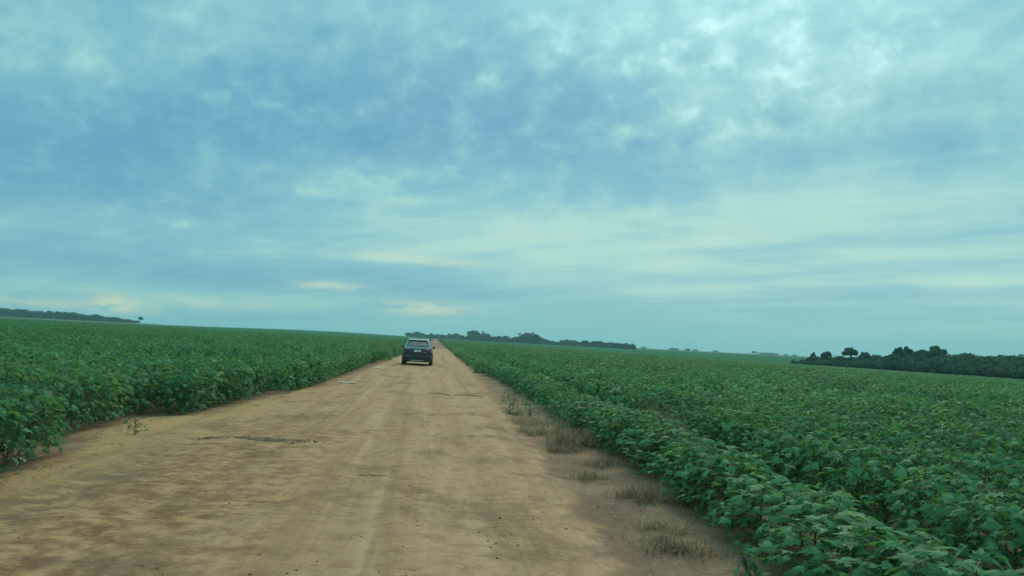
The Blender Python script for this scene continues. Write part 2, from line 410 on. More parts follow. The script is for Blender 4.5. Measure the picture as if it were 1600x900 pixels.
def plant_design(seed, height, radius, count, leaf=1.0):
    """-> (stem tubes, list of leaves (matrix, shape, tone, outer?))"""
    rng = random.Random(seed); tubes = []; leaves = []
    top = Vector((rng.uniform(-.05, .05), rng.uniform(-.05, .05), height*.92))
    tubes.append(([(0, 0, -.08), tuple(top*.5+Vector((rng.uniform(-.03, .03), 0, 0))), tuple(top)], [.011, .008, .004]))
    nb = 10; tips = []
    for i in range(nb):
        t = .14+.8*i/nb; a = i*2.4+rng.uniform(-.3, .3); ln = radius*(1.05-.55*max(0, t-.45))*rng.uniform(.8, 1.1)
        b = top*t; e = b+Vector((math.cos(a)*ln, math.sin(a)*ln, height*rng.uniform(.06, .22)))
        mid = (b+e)/2+Vector((0, 0, .03)); tubes.append(([tuple(b), tuple(mid), tuple(e)], [.006, .0045, .003])); tips.append((b, mid, e))
    for i in range(count):
        u = (i+.5)/count
        if i < count*.62:                      # outer canopy shell
            zt = rng.random()**.75; a = rng.uniform(0, 2*PI)
            prof = math.sqrt(max(0, 1-((zt-.40)/.63)**2)); rr = radius*prof*rng.uniform(.72, 1.12)
            pnt = Vector((math.cos(a)*rr, math.sin(a)*rr, height*(.05+.93*zt)+rng.uniform(-.03, .05)))
            outer = True
        else:
            b, mid, e = tips[i % nb]; s_ = rng.uniform(.3, .95)
            pnt = b.lerp(e, s_)+Vector((rng.uniform(-.1, .1), rng.uniform(-.1, .1), rng.uniform(-.04, .08))); outer = False
        radial = Vector((pnt.x, pnt.y, 0)); radial = radial.normalized() if radial.length > .02 else Vector((1, 0, 0))
        zt = pnt.z/height
        nrm = (Vector((0, 0, .95)) + radial*(.75-.35*zt) + Vector((rng.gauss(0, .52), rng.gauss(0, .52), rng.gauss(0, .15)))).normalized()
        tip = (radial + Vector((rng.gauss(0, .6), rng.gauss(0, .6), -.35))); tip = (tip-nrm*tip.dot(nrm)).normalized()
        side = tip.cross(nrm)
        sc = rng.uniform(.054, .122)*(1.08 if outer else .9)*leaf
        mtx = Matrix((side*sc, tip*sc, nrm*sc)).transposed().to_4x4(); mtx.translation = pnt
        leaves.append((mtx, rng.randrange(4), rng.random(), outer))
        if outer:
            near_b = min(tips, key=lambda q_: (q_[2]-pnt).length)
            tubes.append(([tuple(near_b[1].lerp(near_b[2], .6)), tuple(pnt)], [.0022, .0018]))
    return tubes, leaves
def stem_mesh(tubes):
    mb = MB()
    for pts, rad in tubes: mb.tube(pts, rad, 4 if len(pts) > 2 else 3, False)
    return mb.mesh('stem', M['stem'])
def foliage_mesh(leaves, shapes=LEAVES):
    mb = MB()
    for mtx, k, tone, outer in leaves:
        b = len(mb.v); lv, lf = shapes[k]
        mb.v += [tuple(mtx @ Vector(p)) for p in lv]; mb.a += [tone]*len(lv); mb.f += [tuple(b+i for i in t) for t in lf]
    return mb.mesh('foliage', M['leaf'], attr='leafvar')
NV = 7; DES = []
for k in range(NV):
    tb, lv = plant_design(40+k, random.uniform(.82, 1.0), random.uniform(.35, .42), 140)
    DES.append(dict(stem=stem_mesh(tb), leaves=lv, full=foliage_mesh(lv), simple=foliage_mesh(lv, PLAIN), inner=foliage_mesh([l for l in lv if not l[3]])))

# where every plant of the two fields stands
ONES = ['first', 'second', 'third', 'fourth', 'fifth', 'sixth', 'seventh', 'eighth', 'ninth', 'tenth', 'eleventh', 'twelfth', 'thirteenth', 'fourteenth',
        'fifteenth', 'sixteenth', 'seventeenth', 'eighteenth', 'nineteenth', 'twentieth']
def ordinal(i):
    n_ = i+1
    if n_ <= 20: return ONES[n_-1]
    t = {2: 'twent', 3: 'thirt', 4: 'fort', 5: 'fift', 6: 'sixt'}[n_//10]
    return t+'ieth' if n_ % 10 == 0 else t+'y-'+ONES[n_ % 10-1]
rng = random.Random(5)
spots = []     # x, y, side, row, hscale, wscale
def in_wedge(x, y, r):
    return abs(math.atan2(x, y)-YAW) < math.radians(44 if r > 25 else 60) 
def field(side):
    row = 0
    while True:
        x0 = (-3.30-.80*row) if side < 0 else (2.5 if row == 0 else 3.20 if row == 1 else 2.62+.93*row)
        if abs(x0) > 210: break
        y = 1.2 if abs(x0) < 60 else abs(x0)/1.35*.9
        while y < 330:
            r = math.hypot(x0, y)
            k = 1.0 if r < 30 else (1.2 if r < 70 else (1.55 if r < 150 else 2.2))
            step = (.40 if row > 2 else .31)*k
            y += step*rng.uniform(.8, 1.2)
            if k > 1.6 and row % 2 and abs(x0) > 8: continue
            x = x0-(.16*ss(11, 8, y) if side > 0 and row < 3 else 0)+rng.gauss(0, .07)+.10*noise.noise((row*3.3, y*.15, side))
            if not in_wedge(x, y, r): continue
            if side < 0:
                if x-.0 > edge_left(y)-.30: continue
            else:
                if x < edge_right(y)+(.30 if y > 19 else -.12): continue
                if row == 2 and 13.3 < y < 16.2: continue
            hh = 1.0+.26*fbm(x, y, .42, 8)+rng.uniform(-.08, .08)
            gap = fbm(x, y, .45, 31)
            if r < 60 and row > 2 and gap > .46: continue
            if side > 0:
                if row == 1: hh *= .74
                elif row == 0: hh *= .66
                else: hh *= .90
                if row < 2 and 18 < y < 24 and rng.random() < .4: continue
            else: hh *= .98
            spots.append((x, y, side, row, hh, (1.0 if k < 1.2 else (1.05 if k < 1.5 else (1.2 if k < 2 else 1.5)))))
        row += 1
field(-1); field(1)
spots.sort(key=lambda s_: math.hypot(s_[0], s_[1]))
def visible(x, y, z):
    a_ = project(x, y, z+.75)
    return a_ is not None and -25 < a_[0] < 1625 and a_[1] < 915
singles, mass = [], []
for s_ in spots:
    z = H(s_[0], s_[1])
    (singles if len(singles) < 300 and visible(s_[0], s_[1], z) else mass).append((s_, z))
row_min = {}
for s_, z in singles: row_min.setdefault(s_[2], set()).add(s_[3])
row_ord = {sd_: {r_: i for i, r_ in enumerate(sorted(rr))} for sd_, rr in row_min.items()}
proto_foliage = {}
along = {}; seen = {}
for i in sorted(range(len(singles)), key=lambda i_: singles[i_][0][1]):
    key = singles[i][0][2:4]; along[i] = seen.get(key, 0); seen[key] = along[i]+1
for i, (s_, z) in enumerate(singles):
    x, y, side, row, hh, ww = s_
    e = link('cotton_plant', None, loc=(x, y, z), rot=(0, 0, rng.uniform(0, 2*PI)), scale=(ww*rng.uniform(.92, 1.1), ww*rng.uniform(.92, 1.1), hh))
    if side > 0 and row < 2: e.scale = (e.scale[0]*1.12, e.scale[1]*1.12, e.scale[2])
    sn = 'left' if side < 0 else 'right'; od = ordinal(row_ord[side][row])
    tag(e, f'green cotton plant, {ordinal(along[i])} from the camera in the {od} row {sn} of the road', 'cotton plant', 'cotton plants in the nearest rows')
    k = rng.randrange(NV); d = DES[k]
    link('stem', d['stem'], e)
    if i < 90:
        fo = link('foliage', d['inner'], e); fo['kind'] = 'stuff'
        for mtx, sh, tone, outer in d['leaves']:
            if outer:
                lo = link('leaf', LEAF_ME[sh], e); lo.matrix_local = mtx
    else:
        fo = link('foliage', d['full' if i < 200 else 'simple'], e); fo['kind'] = 'stuff'
        proto_foliage.setdefault((i >= 200)*NV+k, fo)

# the rest of the two fields: one mass of plants instanced on points
vv = [(s_[0], s_[1], z) for s_, z in mass]
me = bpy.data.meshes.new('cotton_field'); me.from_pydata(vv, [], [])
N = len(vv); rg = np.random.RandomState(3)
at = me.attributes.new('rotz', 'FLOAT', 'POINT'); at.data.foreach_set('value', rg.uniform(0, 2*PI, N).astype(np.float32))
at = me.attributes.new('pick', 'INT', 'POINT'); at.data.foreach_set('value', (rg.randint(0, NV, N)+np.array([NV*(math.hypot(s_[0], s_[1]) > 17) for s_, z in mass])).astype(np.int32))
at = me.attributes.new('size', 'FLOAT_VECTOR', 'POINT')
sz = np.array([[s_[5], s_[5], s_[4]] for s_, z in mass], np.float32); sz *= rg.uniform(.94, 1.08, (N, 1)); at.data.foreach_set('vector', sz.ravel())
fld = tag(link('cotton_field', me), 'dense rows of green cotton plants stretching away on both sides of the road', kind='stuff')
gn = bpy.data.node_groups.new('scatter_plants', 'GeometryNodeTree')
gn.interface.new_socket('Geometry', in_out='INPUT', socket_type='NodeSocketGeometry'); gn.interface.new_socket('Geometry', in_out='OUTPUT', socket_type='NodeSocketGeometry')
nn, ll = gn.nodes, gn.links
gi, go = nn.new('NodeGroupInput'), nn.new('NodeGroupOutput'); m2p = nn.new('GeometryNodeMeshToPoints'); ll.new(gi.outputs[0], m2p.inputs[0])
iop = nn.new('GeometryNodeInstanceOnPoints'); ll.new(m2p.outputs[0], iop.inputs['Points'])
jn = nn.new('GeometryNodeJoinGeometry')
for k in reversed(range(2*NV)):
    ob = nn.new('GeometryNodeObjectInfo'); ob.transform_space = 'ORIGINAL'; ob.inputs['Object'].default_value = proto_foliage[k]; ob.inputs['As Instance'].default_value = True
    ll.new(ob.outputs['Geometry'], jn.inputs[0])
ll.new(jn.outputs[0], iop.inputs['Instance']); iop.inputs['Pick Instance'].default_value = True
def named(nm, ty):
    n_ = nn.new('GeometryNodeInputNamedAttribute'); n_.data_type = ty; n_.inputs['Name'].default_value = nm; return n_.outputs['Attribute']
ll.new(named('pick', 'INT'), iop.inputs['Instance Index'])
cx = nn.new('ShaderNodeCombineXYZ'); ll.new(named('rotz', 'FLOAT'), cx.inputs[2])
e2r = nn.new('FunctionNodeEulerToRotation'); ll.new(cx.outputs[0], e2r.inputs[0]); ll.new(e2r.outputs[0], iop.inputs['Rotation'])
ll.new(named('size', 'FLOAT_VECTOR'), iop.inputs['Scale']); ll.new(iop.outputs[0], go.inputs[0])
fld.modifiers.new('scatter', 'NODES').node_group = gn
print('plants', len(singles), len(mass))

# closed canopy beyond the plants that can still be told apart
mt, q, p, o = material('far_canopy'); pos = position(q)
n1 = q.noise(pos, .9, 5, .65); n2 = q.noise(q.scalevec(pos, (1, .3, 1)), .05, 4, .6)
c = q.mix(q.ramp(q.add(q.mul(n1, .7), q.mul(n2, .3)), .36, .66), (0.030, 0.095, 0.042), (0.080, 0.190, 0.085))
q.l.new(c, p.inputs['Base Color']); p.inputs['Roughness'].default_value = 1; p.inputs['Specular IOR Level'].default_value = 0
bump(q, p, n1, 1.0, .4); M['canopy'] = mt
v = []; f = []; rr = [150.0]
while rr[-1] < 2600: rr.append(rr[-1]*1.018)
aa = np.radians(np.arange(-62, 62.01, .4))+YAW; na = len(aa)
for r in rr:
    for a in aa:
        x, y = r*math.sin(a), r*math.cos(a)
        v.append((x, y, H(x, y)+.60+.12*ss(200, 400, r)+.12*fbm(x, y, .35, 17, 2)))
for i in range(len(rr)-1):
    for j in range(na-1):
        xc = (v[i*na+j][0]+v[i*na+j+1][0])/2
        if abs(xc) < 6: continue
        f.append((i*na+j, i*na+j+1, (i+1)*na+j+1, (i+1)*na+j))
tag(link('crop_canopy', meshdata('crop_canopy', v, f, M['canopy'], True)), 'smooth green carpet of distant crop reaching the horizon', kind='stuff')
# canopy strips closing the gap beside the far road
for sgn, nm in ((-1, 'left'), (1, 'right')):
    v = []; f = []; yy = [240.0]
    while yy[-1] < 2500: yy.append(yy[-1]*1.02)
    for y in yy:
        for x in np.linspace(2.9 if sgn < 0 else 2.3, 6+y*.008, 8):
            v.append((sgn*x, y, H(sgn*x, y)+.74+.1*fbm(sgn*x, y, .4, 19, 2)))
    for i in range(len(yy)-1):
        for j in range(7): f.append((i*8+j, i*8+j+1, (i+1)*8+j+1, (i+1)*8+j))
    tag(link('crop_canopy', meshdata('crop_canopy', v, f, M['canopy'], True)), f'far green crop edge along the {nm} side of the road', kind='stuff')
# paler fields on the skyline
mt, q, p, o = material('pale_field'); pos = position(q)
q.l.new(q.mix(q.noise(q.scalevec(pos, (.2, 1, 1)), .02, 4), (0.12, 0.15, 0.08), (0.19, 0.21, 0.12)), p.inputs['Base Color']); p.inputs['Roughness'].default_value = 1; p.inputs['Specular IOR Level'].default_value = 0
M['pale'] = mt
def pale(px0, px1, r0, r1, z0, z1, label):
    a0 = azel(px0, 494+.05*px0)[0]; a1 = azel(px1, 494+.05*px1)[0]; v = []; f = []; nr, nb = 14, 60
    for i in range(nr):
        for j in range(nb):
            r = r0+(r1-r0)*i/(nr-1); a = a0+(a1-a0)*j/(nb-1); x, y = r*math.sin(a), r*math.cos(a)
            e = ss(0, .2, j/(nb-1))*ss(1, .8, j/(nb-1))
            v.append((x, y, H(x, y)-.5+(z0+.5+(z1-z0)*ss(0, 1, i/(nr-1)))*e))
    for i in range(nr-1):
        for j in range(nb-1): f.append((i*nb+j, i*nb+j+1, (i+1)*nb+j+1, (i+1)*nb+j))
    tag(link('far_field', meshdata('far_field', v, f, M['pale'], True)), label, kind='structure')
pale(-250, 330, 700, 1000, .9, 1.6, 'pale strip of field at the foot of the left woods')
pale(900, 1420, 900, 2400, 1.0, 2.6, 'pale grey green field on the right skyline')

# ------------------------------------------------------------------ trees of the distant woods (unit height 1, scaled when placed)
def tree_design(seed, style):
    rng = random.Random(seed); tb = MB(); cr_ = MB()
    P_ = dict(round=(.22, .42, .30, 9, .28), broad=(.20, .60, .24, 12, .26), umbrella=(.42, .50, .20, 13, .22), bush=(.05, .55, .34, 10, .30),
              tall=(.34, .26, .38, 9, .26), open=(.40, .42, .26, 11, .17))[style]
    base, rx, rz, nl, lr = P_
    h0 = base+.10
    tb.tube([(0, 0, -.04), (rng.uniform(-.02, .02), rng.uniform(-.02, .02), h0*.5), (rng.uniform(-.03, .03), 0, h0+.15)], [.030, .022, .014], 6)
    lobes = []
    for i in range(nl):
        a = i*2.4+rng.uniform(-.4, .4); q_ = math.sqrt((i+.5)/nl); z = base+rz*(1.0+.75*(1-q_*q_)*(1 if i % 2 else .4)-.35*rng.random())
        c = Vector((math.cos(a)*rx*q_*.78, math.sin(a)*rx*q_*.78, min(z, .86))); lobes.append((c, lr*rng.uniform(.55, 1.0)*rx/.42*.6))
        tb.tube([(0, 0, h0*rng.uniform(.6, 1)), tuple(c*.5+Vector((0, 0, h0*.5))), tuple(c)], [.013, .009, .004], 4)
    per = 130
    for c, rad in lobes:
        lobe_tone = rng.uniform(.1, .9)
        for i in range(per):
            d = Vector((rng.gauss(0, 1), rng.gauss(0, 1), rng.gauss(0, 1))).normalized()
            pnt = c+Vector((d.x*rad*1.15, d.y*rad*1.15, d.z*rad*(.62 if style in ('umbrella', 'broad') else .85)))*rng.random()**.33*rng.uniform(.85, 1.2)
            n_ = (d+Vector((rng.gauss(0, .5), rng.gauss(0, .5), .4))).normalized(); t = n_.cross(Vector((rng.gauss(0, 1), rng.gauss(0, 1), .2))).normalized(); b = n_.cross(t)
            s_ = rng.uniform(.018, .040)
            cr_.poly([pnt-t*s_-b*s_*.6, pnt+t*s_*.8-b*s_, pnt+t*s_+b*s_*.7+n_*s_*.4, pnt-t*s_*.7+b*s_], min(1, max(0, lobe_tone*.6+rng.random()*.4)))
    top_ = sorted(p[2] for p in cr_.v)[int(len(cr_.v)*.995)]
    for b_ in (tb, cr_): b_.v = [(x/top_**.5, y/top_**.5, z/top_) for x, y, z in b_.v]
    return tb.mesh('trunk', M['bark'], True), cr_.mesh('crown', M['tree_leaf'], attr='leafvar')
def palm_design(seed):
    rng = random.Random(seed); tb = MB(); cr_ = MB()
    tb.tube([(0, 0, -.03), (.01, 0, .4), (.02, .01, .86)], [.022, .016, .013], 6)
    for i in range(16):
        a = i*2.4; ln = rng.uniform(.16, .22); lift = rng.uniform(-.1, .9)
        pts = [Vector((.02+math.cos(a)*ln*t, .01+math.sin(a)*ln*t, .86+lift*ln*t-.16*t*t*.9)) for t in (0, .35, .7, 1)]
        s_ = Vector((-math.sin(a), math.cos(a), 0))
        for (p0, p1, w0, w1) in ((pts[0], pts[1], .006, .035), (pts[1], pts[2], .035, .03), (pts[2], pts[3], .03, .004)):
            for sg in (-1, 1): cr_.poly([p0, p1, p1+s_*sg*w1-Vector((0, 0, w1*.6)), p0+s_*sg*w0-Vector((0, 0, w0*.6))], rng.random())
    return tb.mesh('trunk', M['bark'], True), cr_.mesh('crown', M['tree_leaf'], attr='leafvar')
TREES = {}
for st_, n_ in (('round', 3), ('broad', 3), ('umbrella', 2), ('bush', 3), ('tall', 2), ('open', 2)):
    TREES[st_] = [tree_design(hash_ + 10*len(st_), st_) for hash_ in range(n_)]
TREES['palm'] = [palm_design(1), palm_design(2)]
trng = random.Random(21)
def plant_tree(x, y, h, style, label, group=None, name='tree', wide=1.0, cat='tree'):
    z = H(x, y); tr, cw = trng.choice(TREES[style])
    e = link(name, None, loc=(x, y, z), rot=(0, 0, trng.uniform(0, 6.28)), scale=(h*wide, h*wide, h))
    tag(e, label, cat, group); link('trunk', tr, e); link('crown', cw, e); return e
def ground_at(px, dist):
    d = direction(px, 494.5+.05*px); k = dist/math.hypot(d.x, d.y); return d.x*k, d.y*k
def px_h(pix, dist): return pix/1256*dist

def undergrowth(name, label, spec):
    """dense low growth closing the foot of a wood: spec = (px0, px1, step, distance fn, height fn, depth)"""
    px0, px1, step, df, hf, depth, size = spec; mb = MB(); r_ = random.Random(int(px0)+5000); px = px0
    while px < px1:
        d0 = df(px)
        for k in range(3):
            d = d0+r_.uniform(0, depth); x, y = ground_at(px+r_.uniform(-step, step), d); h = hf(px)*r_.uniform(.7, 1.15)
            for i in range(34):
                dv = Vector((r_.gauss(0, 1), r_.gauss(0, 1), r_.gauss(0, 1))).normalized()
                c = Vector((x, y, H(x, y)+h*.5))+Vector((dv.x*size*1.3, dv.y*size*1.3, dv.z*h*.52))*r_.uniform(.75, 1.05)
                t = dv.cross(Vector((r_.gauss(0, 1), r_.gauss(0, 1), .3))).normalized(); b = dv.cross(t); s_ = size*r_.uniform(.16, .34)
                mb.poly([c-t*s_-b*s_, c+t*s_-b*s_*.8, c+t*s_*.8+b*s_, c-t*s_+b*s_*.7], r_.random()*.7)
        px += step
    tag(link(name, mb.mesh(name, M['tree_leaf'], attr='leafvar')), label, kind='stuff')
# wood on the right: (photo column, distance, height in photo pixels above the crop, style)
RB = lambda px: 290-60*(px-1250)/350           # distance of its front edge
def wood_right():
    grp = 'trees of the wood on the right'
    top = [(1250, 5), (1262, 11), (1285, 13), (1310, 14), (1345, 17), (1385, 19), (1400, 25), (1420, 29), (1445, 25), (1470, 27), (1500, 25), (1530, 30), (1560, 28), (1600, 27), (1700, 27)]
    def th(px):
        for (a, b), (c, d) in zip(top, top[1:]):
            if px <= c: return b+(d-b)*(px-a)/(c-a)
        return 27
    px = 1256
    while px < 1640:
        d0 = RB(px)
        for k in range(3):
            q_ = px+trng.uniform(-5, 5); d = d0+3+k*9+trng.uniform(-2, 3); x, y = ground_at(q_, d)
            h = px_h(th(q_)*trng.uniform(.66, 1.10)*(.88+.06*k), d)+.85
            st_ = trng.choice(['round', 'round', 'broad', 'bush'] if k < 2 else ['round', 'broad', 'tall'])
            plant_tree(x, y, h, st_, 'leafy dark tree packed in the wood at the right edge', grp, wide=trng.uniform(1.0, 1.35))
        q_ = px+trng.uniform(-3, 3); x, y = ground_at(q_, d0-1)
        plant_tree(x, y, px_h(th(q_)*.55, d0)+.85, 'bush', 'low dark bush along the front of the wood at right', 'bushes along the front of the wood', 'bush', 1.5, 'bush')
        px += 11.5
    def one(px, pix, st_, label, wide=1.0, off=5):
        d = RB(px)+off; x, y = ground_at(px, d); plant_tree(x, y, px_h(pix, d)+.85, st_, label, wide=wide)
    one(1329, 27, 'umbrella', 'flat topped tree standing clear above the left part of the right wood', .7)
    one(1291, 20, 'umbrella', 'small rounded tree rising left of the flat topped tree', .65, 8)
    one(1352, 22, 'umbrella', 'low spreading tree just right of the flat topped tree', .65, 8)
    one(1270, 18, 'tall', 'slim upright tree at the left tip of the right wood', .7, 1)
    one(1412, 33, 'open', 'tall pale feathery tree above the middle of the right wood', 0.75, 6)
    one(1464, 36, 'umbrella', 'tallest spreading tree with open branches in the right wood', .62, 6)
    one(1442, 30, 'umbrella', 'spreading tree between the feathery tree and the tallest one', .6, 9)
    one(1508, 27, 'umbrella', 'thin crowned tree in the gap right of the tallest spreading tree', .6, 9)
    x, y = ground_at(1241, 300); plant_tree(x, y, 2.0, 'bush', 'single small bush in the crop just left of the right wood', cat='bush', name='bush')
wood_right()
undergrowth('undergrowth', 'dark undergrowth filling the foot of the right wood', (1254, 1660, 4.5, lambda p_: RB(p_)+1, lambda p_: 1.0+px_h(12 if p_ > 1290 else 4, RB(p_)), 12, 1.3))
undergrowth('undergrowth', 'dark undergrowth filling the foot of the wood beyond the road', (638, 990, 1.6, lambda p_: 1150-(p_-640)-6, lambda p_: 3.4, 20, 2.0))
undergrowth('undergrowth', 'dark undergrowth filling the foot of the left wood', (-30, 206, 1.8, lambda p_: 990, lambda p_: 4.6 if p_ < 170 else 3.6, 20, 2.2))

# wood beyond the end of the road
def wood_centre():
    grp = 'trees of the wood beyond the road'
    top = [(636, 5), (650, 7), (690, 5), (708, 9), (730, 5), (737, 14), (745, 11), (757, 12), (765, 8), (800, 9), (812, 13), (838, 15), (842, 9), (858, 6), (880, 8), (905, 8), (950, 8), (988, 7), (992, 3)]
    def th(px):
        for (a, b), (c, d) in zip(top, top[1:]):
            if px <= c: return b+(d-b)*(px-a)/(c-a)
        return 3
    px = 637
    while px < 991:
        d0 = 1150-350*(px-640)/350
        if not (668 < px < 673 or 688 < px < 691):
            for k in range(2):
                q_ = px+trng.uniform(-1.5, 1.5); d = d0+k*15+trng.uniform(-4, 4); x, y = ground_at(q_, d)
                plant_tree(x, y, px_h(th(q_)*trng.uniform(.62, 1.2), d)+1.0, trng.choice(['round', 'broad', 'bush', 'round']), 'dark tree in the low wood beyond the end of the road', grp, wide=trng.uniform(.8, 1.25))
        px += 6
    def one(px, pix, st_, label, wide=1.0):
        d = 1150-350*(px-640)/350-8; x, y = ground_at(px, d); plant_tree(x, y, px_h(pix, d)+1, st_, label, wide=wide, name='palm_tree' if st_ == 'palm' else 'tree')
    one(738, 15, 'tall', 'tall tree at the left end of the small clump beyond the road', 1.1)
    one(755, 17, 'palm', 'thin palm like tree above the small clump beyond the road')
    one(811, 17, 'palm', 'leftmost slim tree of the tall clump in the centre wood')
    one(820, 16, 'round', 'broad crowned tree in the middle of the tall clump', 1.1)
    one(831, 20, 'palm', 'highest slim tree of the tall clump in the centre wood')
    one(837, 15, 'tall', 'upright tree at the right end of the tall clump', 1.2)
wood_centre()

# wood on the left skyline and its lone tree
def wood_left():
    px = -14
    while px < 214:
        d0 = 1000
        t = 10.5-1.5*px/150 if px < 150 else 9-5.5*(px-150)/64
        for k in range(2):
            q_ = px+trng.uniform(-2, 2); d = d0+k*18+trng.uniform(-4, 4); x, y = ground_at(q_, d)
            plant_tree(x, y, px_h(t*trng.uniform(.6, 1.15), d)+1.5, trng.choice(['round', 'broad', 'bush', 'broad']), 'dark tree in the long wood on the left skyline', 'trees of the wood on the left skyline', wide=trng.uniform(.8, 1.3))
        px += 6.5
    x, y = ground_at(219, 990); plant_tree(x, y, px_h(9.5, 990)+1.5, 'umbrella', 'lone round tree at the right end of the left wood', wide=.62)
wood_left()
for i, (px, pix) in enumerate([(1006, 2.5), (1050, 3), (1056, 2.5), (1075, 3), (1086, 2.5), (1118, 2.5), (1179, 4), (1190, 2.5), (1197, 3), (1205, 3), (1212, 2.5), (1228, 2), (1241, 2)]):
    d = 1700; x, y = ground_at(px, d)
    e = plant_tree(x, y, px_h(pix, d)+2.4, 'round' if px == 1179 else 'bush', 'single dark tree on the pale skyline between the woods' if px == 1179 else 'tiny dark bush on the pale skyline between the woods',
               None if px == 1179 else 'bushes on the right skyline', 'tree' if px == 1179 else 'bush', 1.6, 'tree' if px == 1179 else 'bush')

# ------------------------------------------------------------------ verge: dry grass tufts, weeds, litter, clods
def tuft_mesh(seed, n, r, h, mat, lean=.5):
    rng = random.Random(seed); mb = MB()
    cs_ = [(rng.gauss(0, r*.55), rng.gauss(0, r*.45), rng.uniform(.4, 1.1)) for _ in range(6)]
    for i in range(n):
        c0 = rng.choice(cs_); skirt = rng.random() < .4; wd = r*(.5 if skirt else .2); b = Vector((c0[0]+rng.gauss(0, wd), c0[1]+rng.gauss(0, wd), -.01))
        t = rng.uniform(0, 6.28); ln = h*rng.uniform(.35, 1.35)*c0[2]; l = lean*(rng.uniform(1.2, 2.0) if skirt else rng.uniform(.1, 1.5))
        dr = Vector((math.cos(t), math.sin(t), 0)); sd_ = Vector((-dr.y, dr.x, 0))*rng.uniform(.0018, .005)
        p1 = b+dr*ln*l*.4+Vector((0, 0, ln*.6)); p2 = b+dr*ln*l*1.1+Vector((0, 0, ln*max(.08, 1-.55*l)))
        tone = rng.random(); k = len(mb.v)
        mb.v += [tuple(b-sd_), tuple(b+sd_), tuple(p1+sd_*.8), tuple(p1-sd_*.8), tuple(p2)]; mb.a += [tone]*5
        mb.f += [(k, k+1, k+2, k+3), (k+3, k+2, k+4)]
    return mb.mesh('dry_grass_tuft', mat, attr='leafvar')
tufts = [(2.12, 6.95, .30, .24, 420, 'straw', 'pale dry grass tuft nearest the camera on the right verge'),
         (2.28, 7.65, .24, .20, 260, 'straw', 'flattened dry grass tuft just behind the nearest tuft on the right verge'),
         (2.40, 9.1, .34, .30, 520, 'straw', 'full dry grass tuft against the right crop, halfway along the bare verge'),
         (2.15, 10.4, .26, .17, 240, 'straw', 'thin low dry grass tuft on the bare right verge'),
         (2.50, 11.6, .30, .20, 300, 'straw', 'low dry grass tuft close to the first right crop row'),
         (2.50, 13.6, .42, .46, 700, 'straw', 'tall straw coloured grass clump where the right verge meets the crop'),
         (2.20, 12.9, .30, .20, 300, 'straw', 'low straw patch in front of the tall straw clump'),
         (2.15, 15.2, .34, .36, 420, 'straw', 'dry grass clump behind the tall straw clump on the verge'),
         (2.10, 17.2, .36, .30, 380, 'straw', 'dry grass clump farther along the right verge near the weeds'),
         (4.05, 14.2, .40, .86, 620, 'straw', 'tall dry straw standing in a gap behind the first right row'),
         (4.15, 15.3, .40, .90, 620, 'straw', 'tall dry straw at the far end of the gap in the right rows'),
         (2.0, 19.0, .30, .26, 260, 'greengrass', 'green grass clump at the far end of the bare right verge')]
for i, (x, y, r, h, n, mk, lb) in enumerate(tufts):
    o_ = link('grass_tuft', tuft_mesh(60+i, int(n*1.1), r, h*(.8 if h < .6 else 1), M[mk], .85), loc=(x, y, H(x, y)+.01)); tag(o_, lb, 'grass', 'grass tufts on the right verge')
# low green weeds at the verge and the lone seedling on the left
def weed(x, y, h, seed, label, name='weed', count=16, leaf=.62):
    tb, lv = plant_design(seed, h, h*.6, count, leaf)
    e = link(name, None, loc=(x, y, H(x, y)+.02)); tag(e, label, 'plant')
    link('stem', stem_mesh(tb), e)
    for mtx, sh, tone, outer in lv:
        lo = link('leaf', LEAF_ME[sh], e); m_ = mtx.copy(); lo.matrix_local = m_
weed(-4.43, 12.7, .30, 301, 'lone small cotton seedling in front of the left crop', 'cotton_seedling', 14)
weed(2.02, 20.4, .55, 302, 'bushy green weed standing apart on the right verge', count=90)
weed(2.25, 18.2, .40, 303, 'small green weed among dry grass on the right verge', count=50)
weed(2.48, 15.6, .50, 304, 'upright weed beside the straw clumps on the right verge', count=56)
weed(2.50, 6.15, .14, 305, 'tiny broad leaved weed at the bottom of the right verge', count=12, leaf=1.0)
# scattered straw litter on the verge
mb = MB(); rng = random.Random(77)
for i in range(6000):
    y = 4+22*rng.random()**1.3; xr = road_right(y); x = xr+.15+(edge_right(y)+.5-xr)*rng.random()**.8
    if fbm(x, y, .8, 44) < -.05 and rng.random() < .75: continue
    a = rng.uniform(0, 6.28); ln = rng.uniform(.03, .12); w = rng.uniform(.0015, .004); z = H(x, y)+.022+.02*rng.random()
    d = Vector((math.cos(a), math.sin(a), 0)); s_ = Vector((-d.y, d.x, 0))*w; b = Vector((x, y, z)); t = b+d*ln+Vector((0, 0, rng.uniform(0, .05)))
    k = len(mb.v); mb.v += [tuple(b-s_), tuple(b+s_), tuple(t+s_*.5), tuple(t-s_*.5)]; mb.a += [rng.random()]*4; mb.f.append((k, k+1, k+2, k+3))
tag(link('straw_litter', mb.mesh('straw_litter', M['straw'], attr='leafvar')), 'thin dry straw litter scattered over the right verge', kind='stuff')
mb = MB(); rng = random.Random(78)
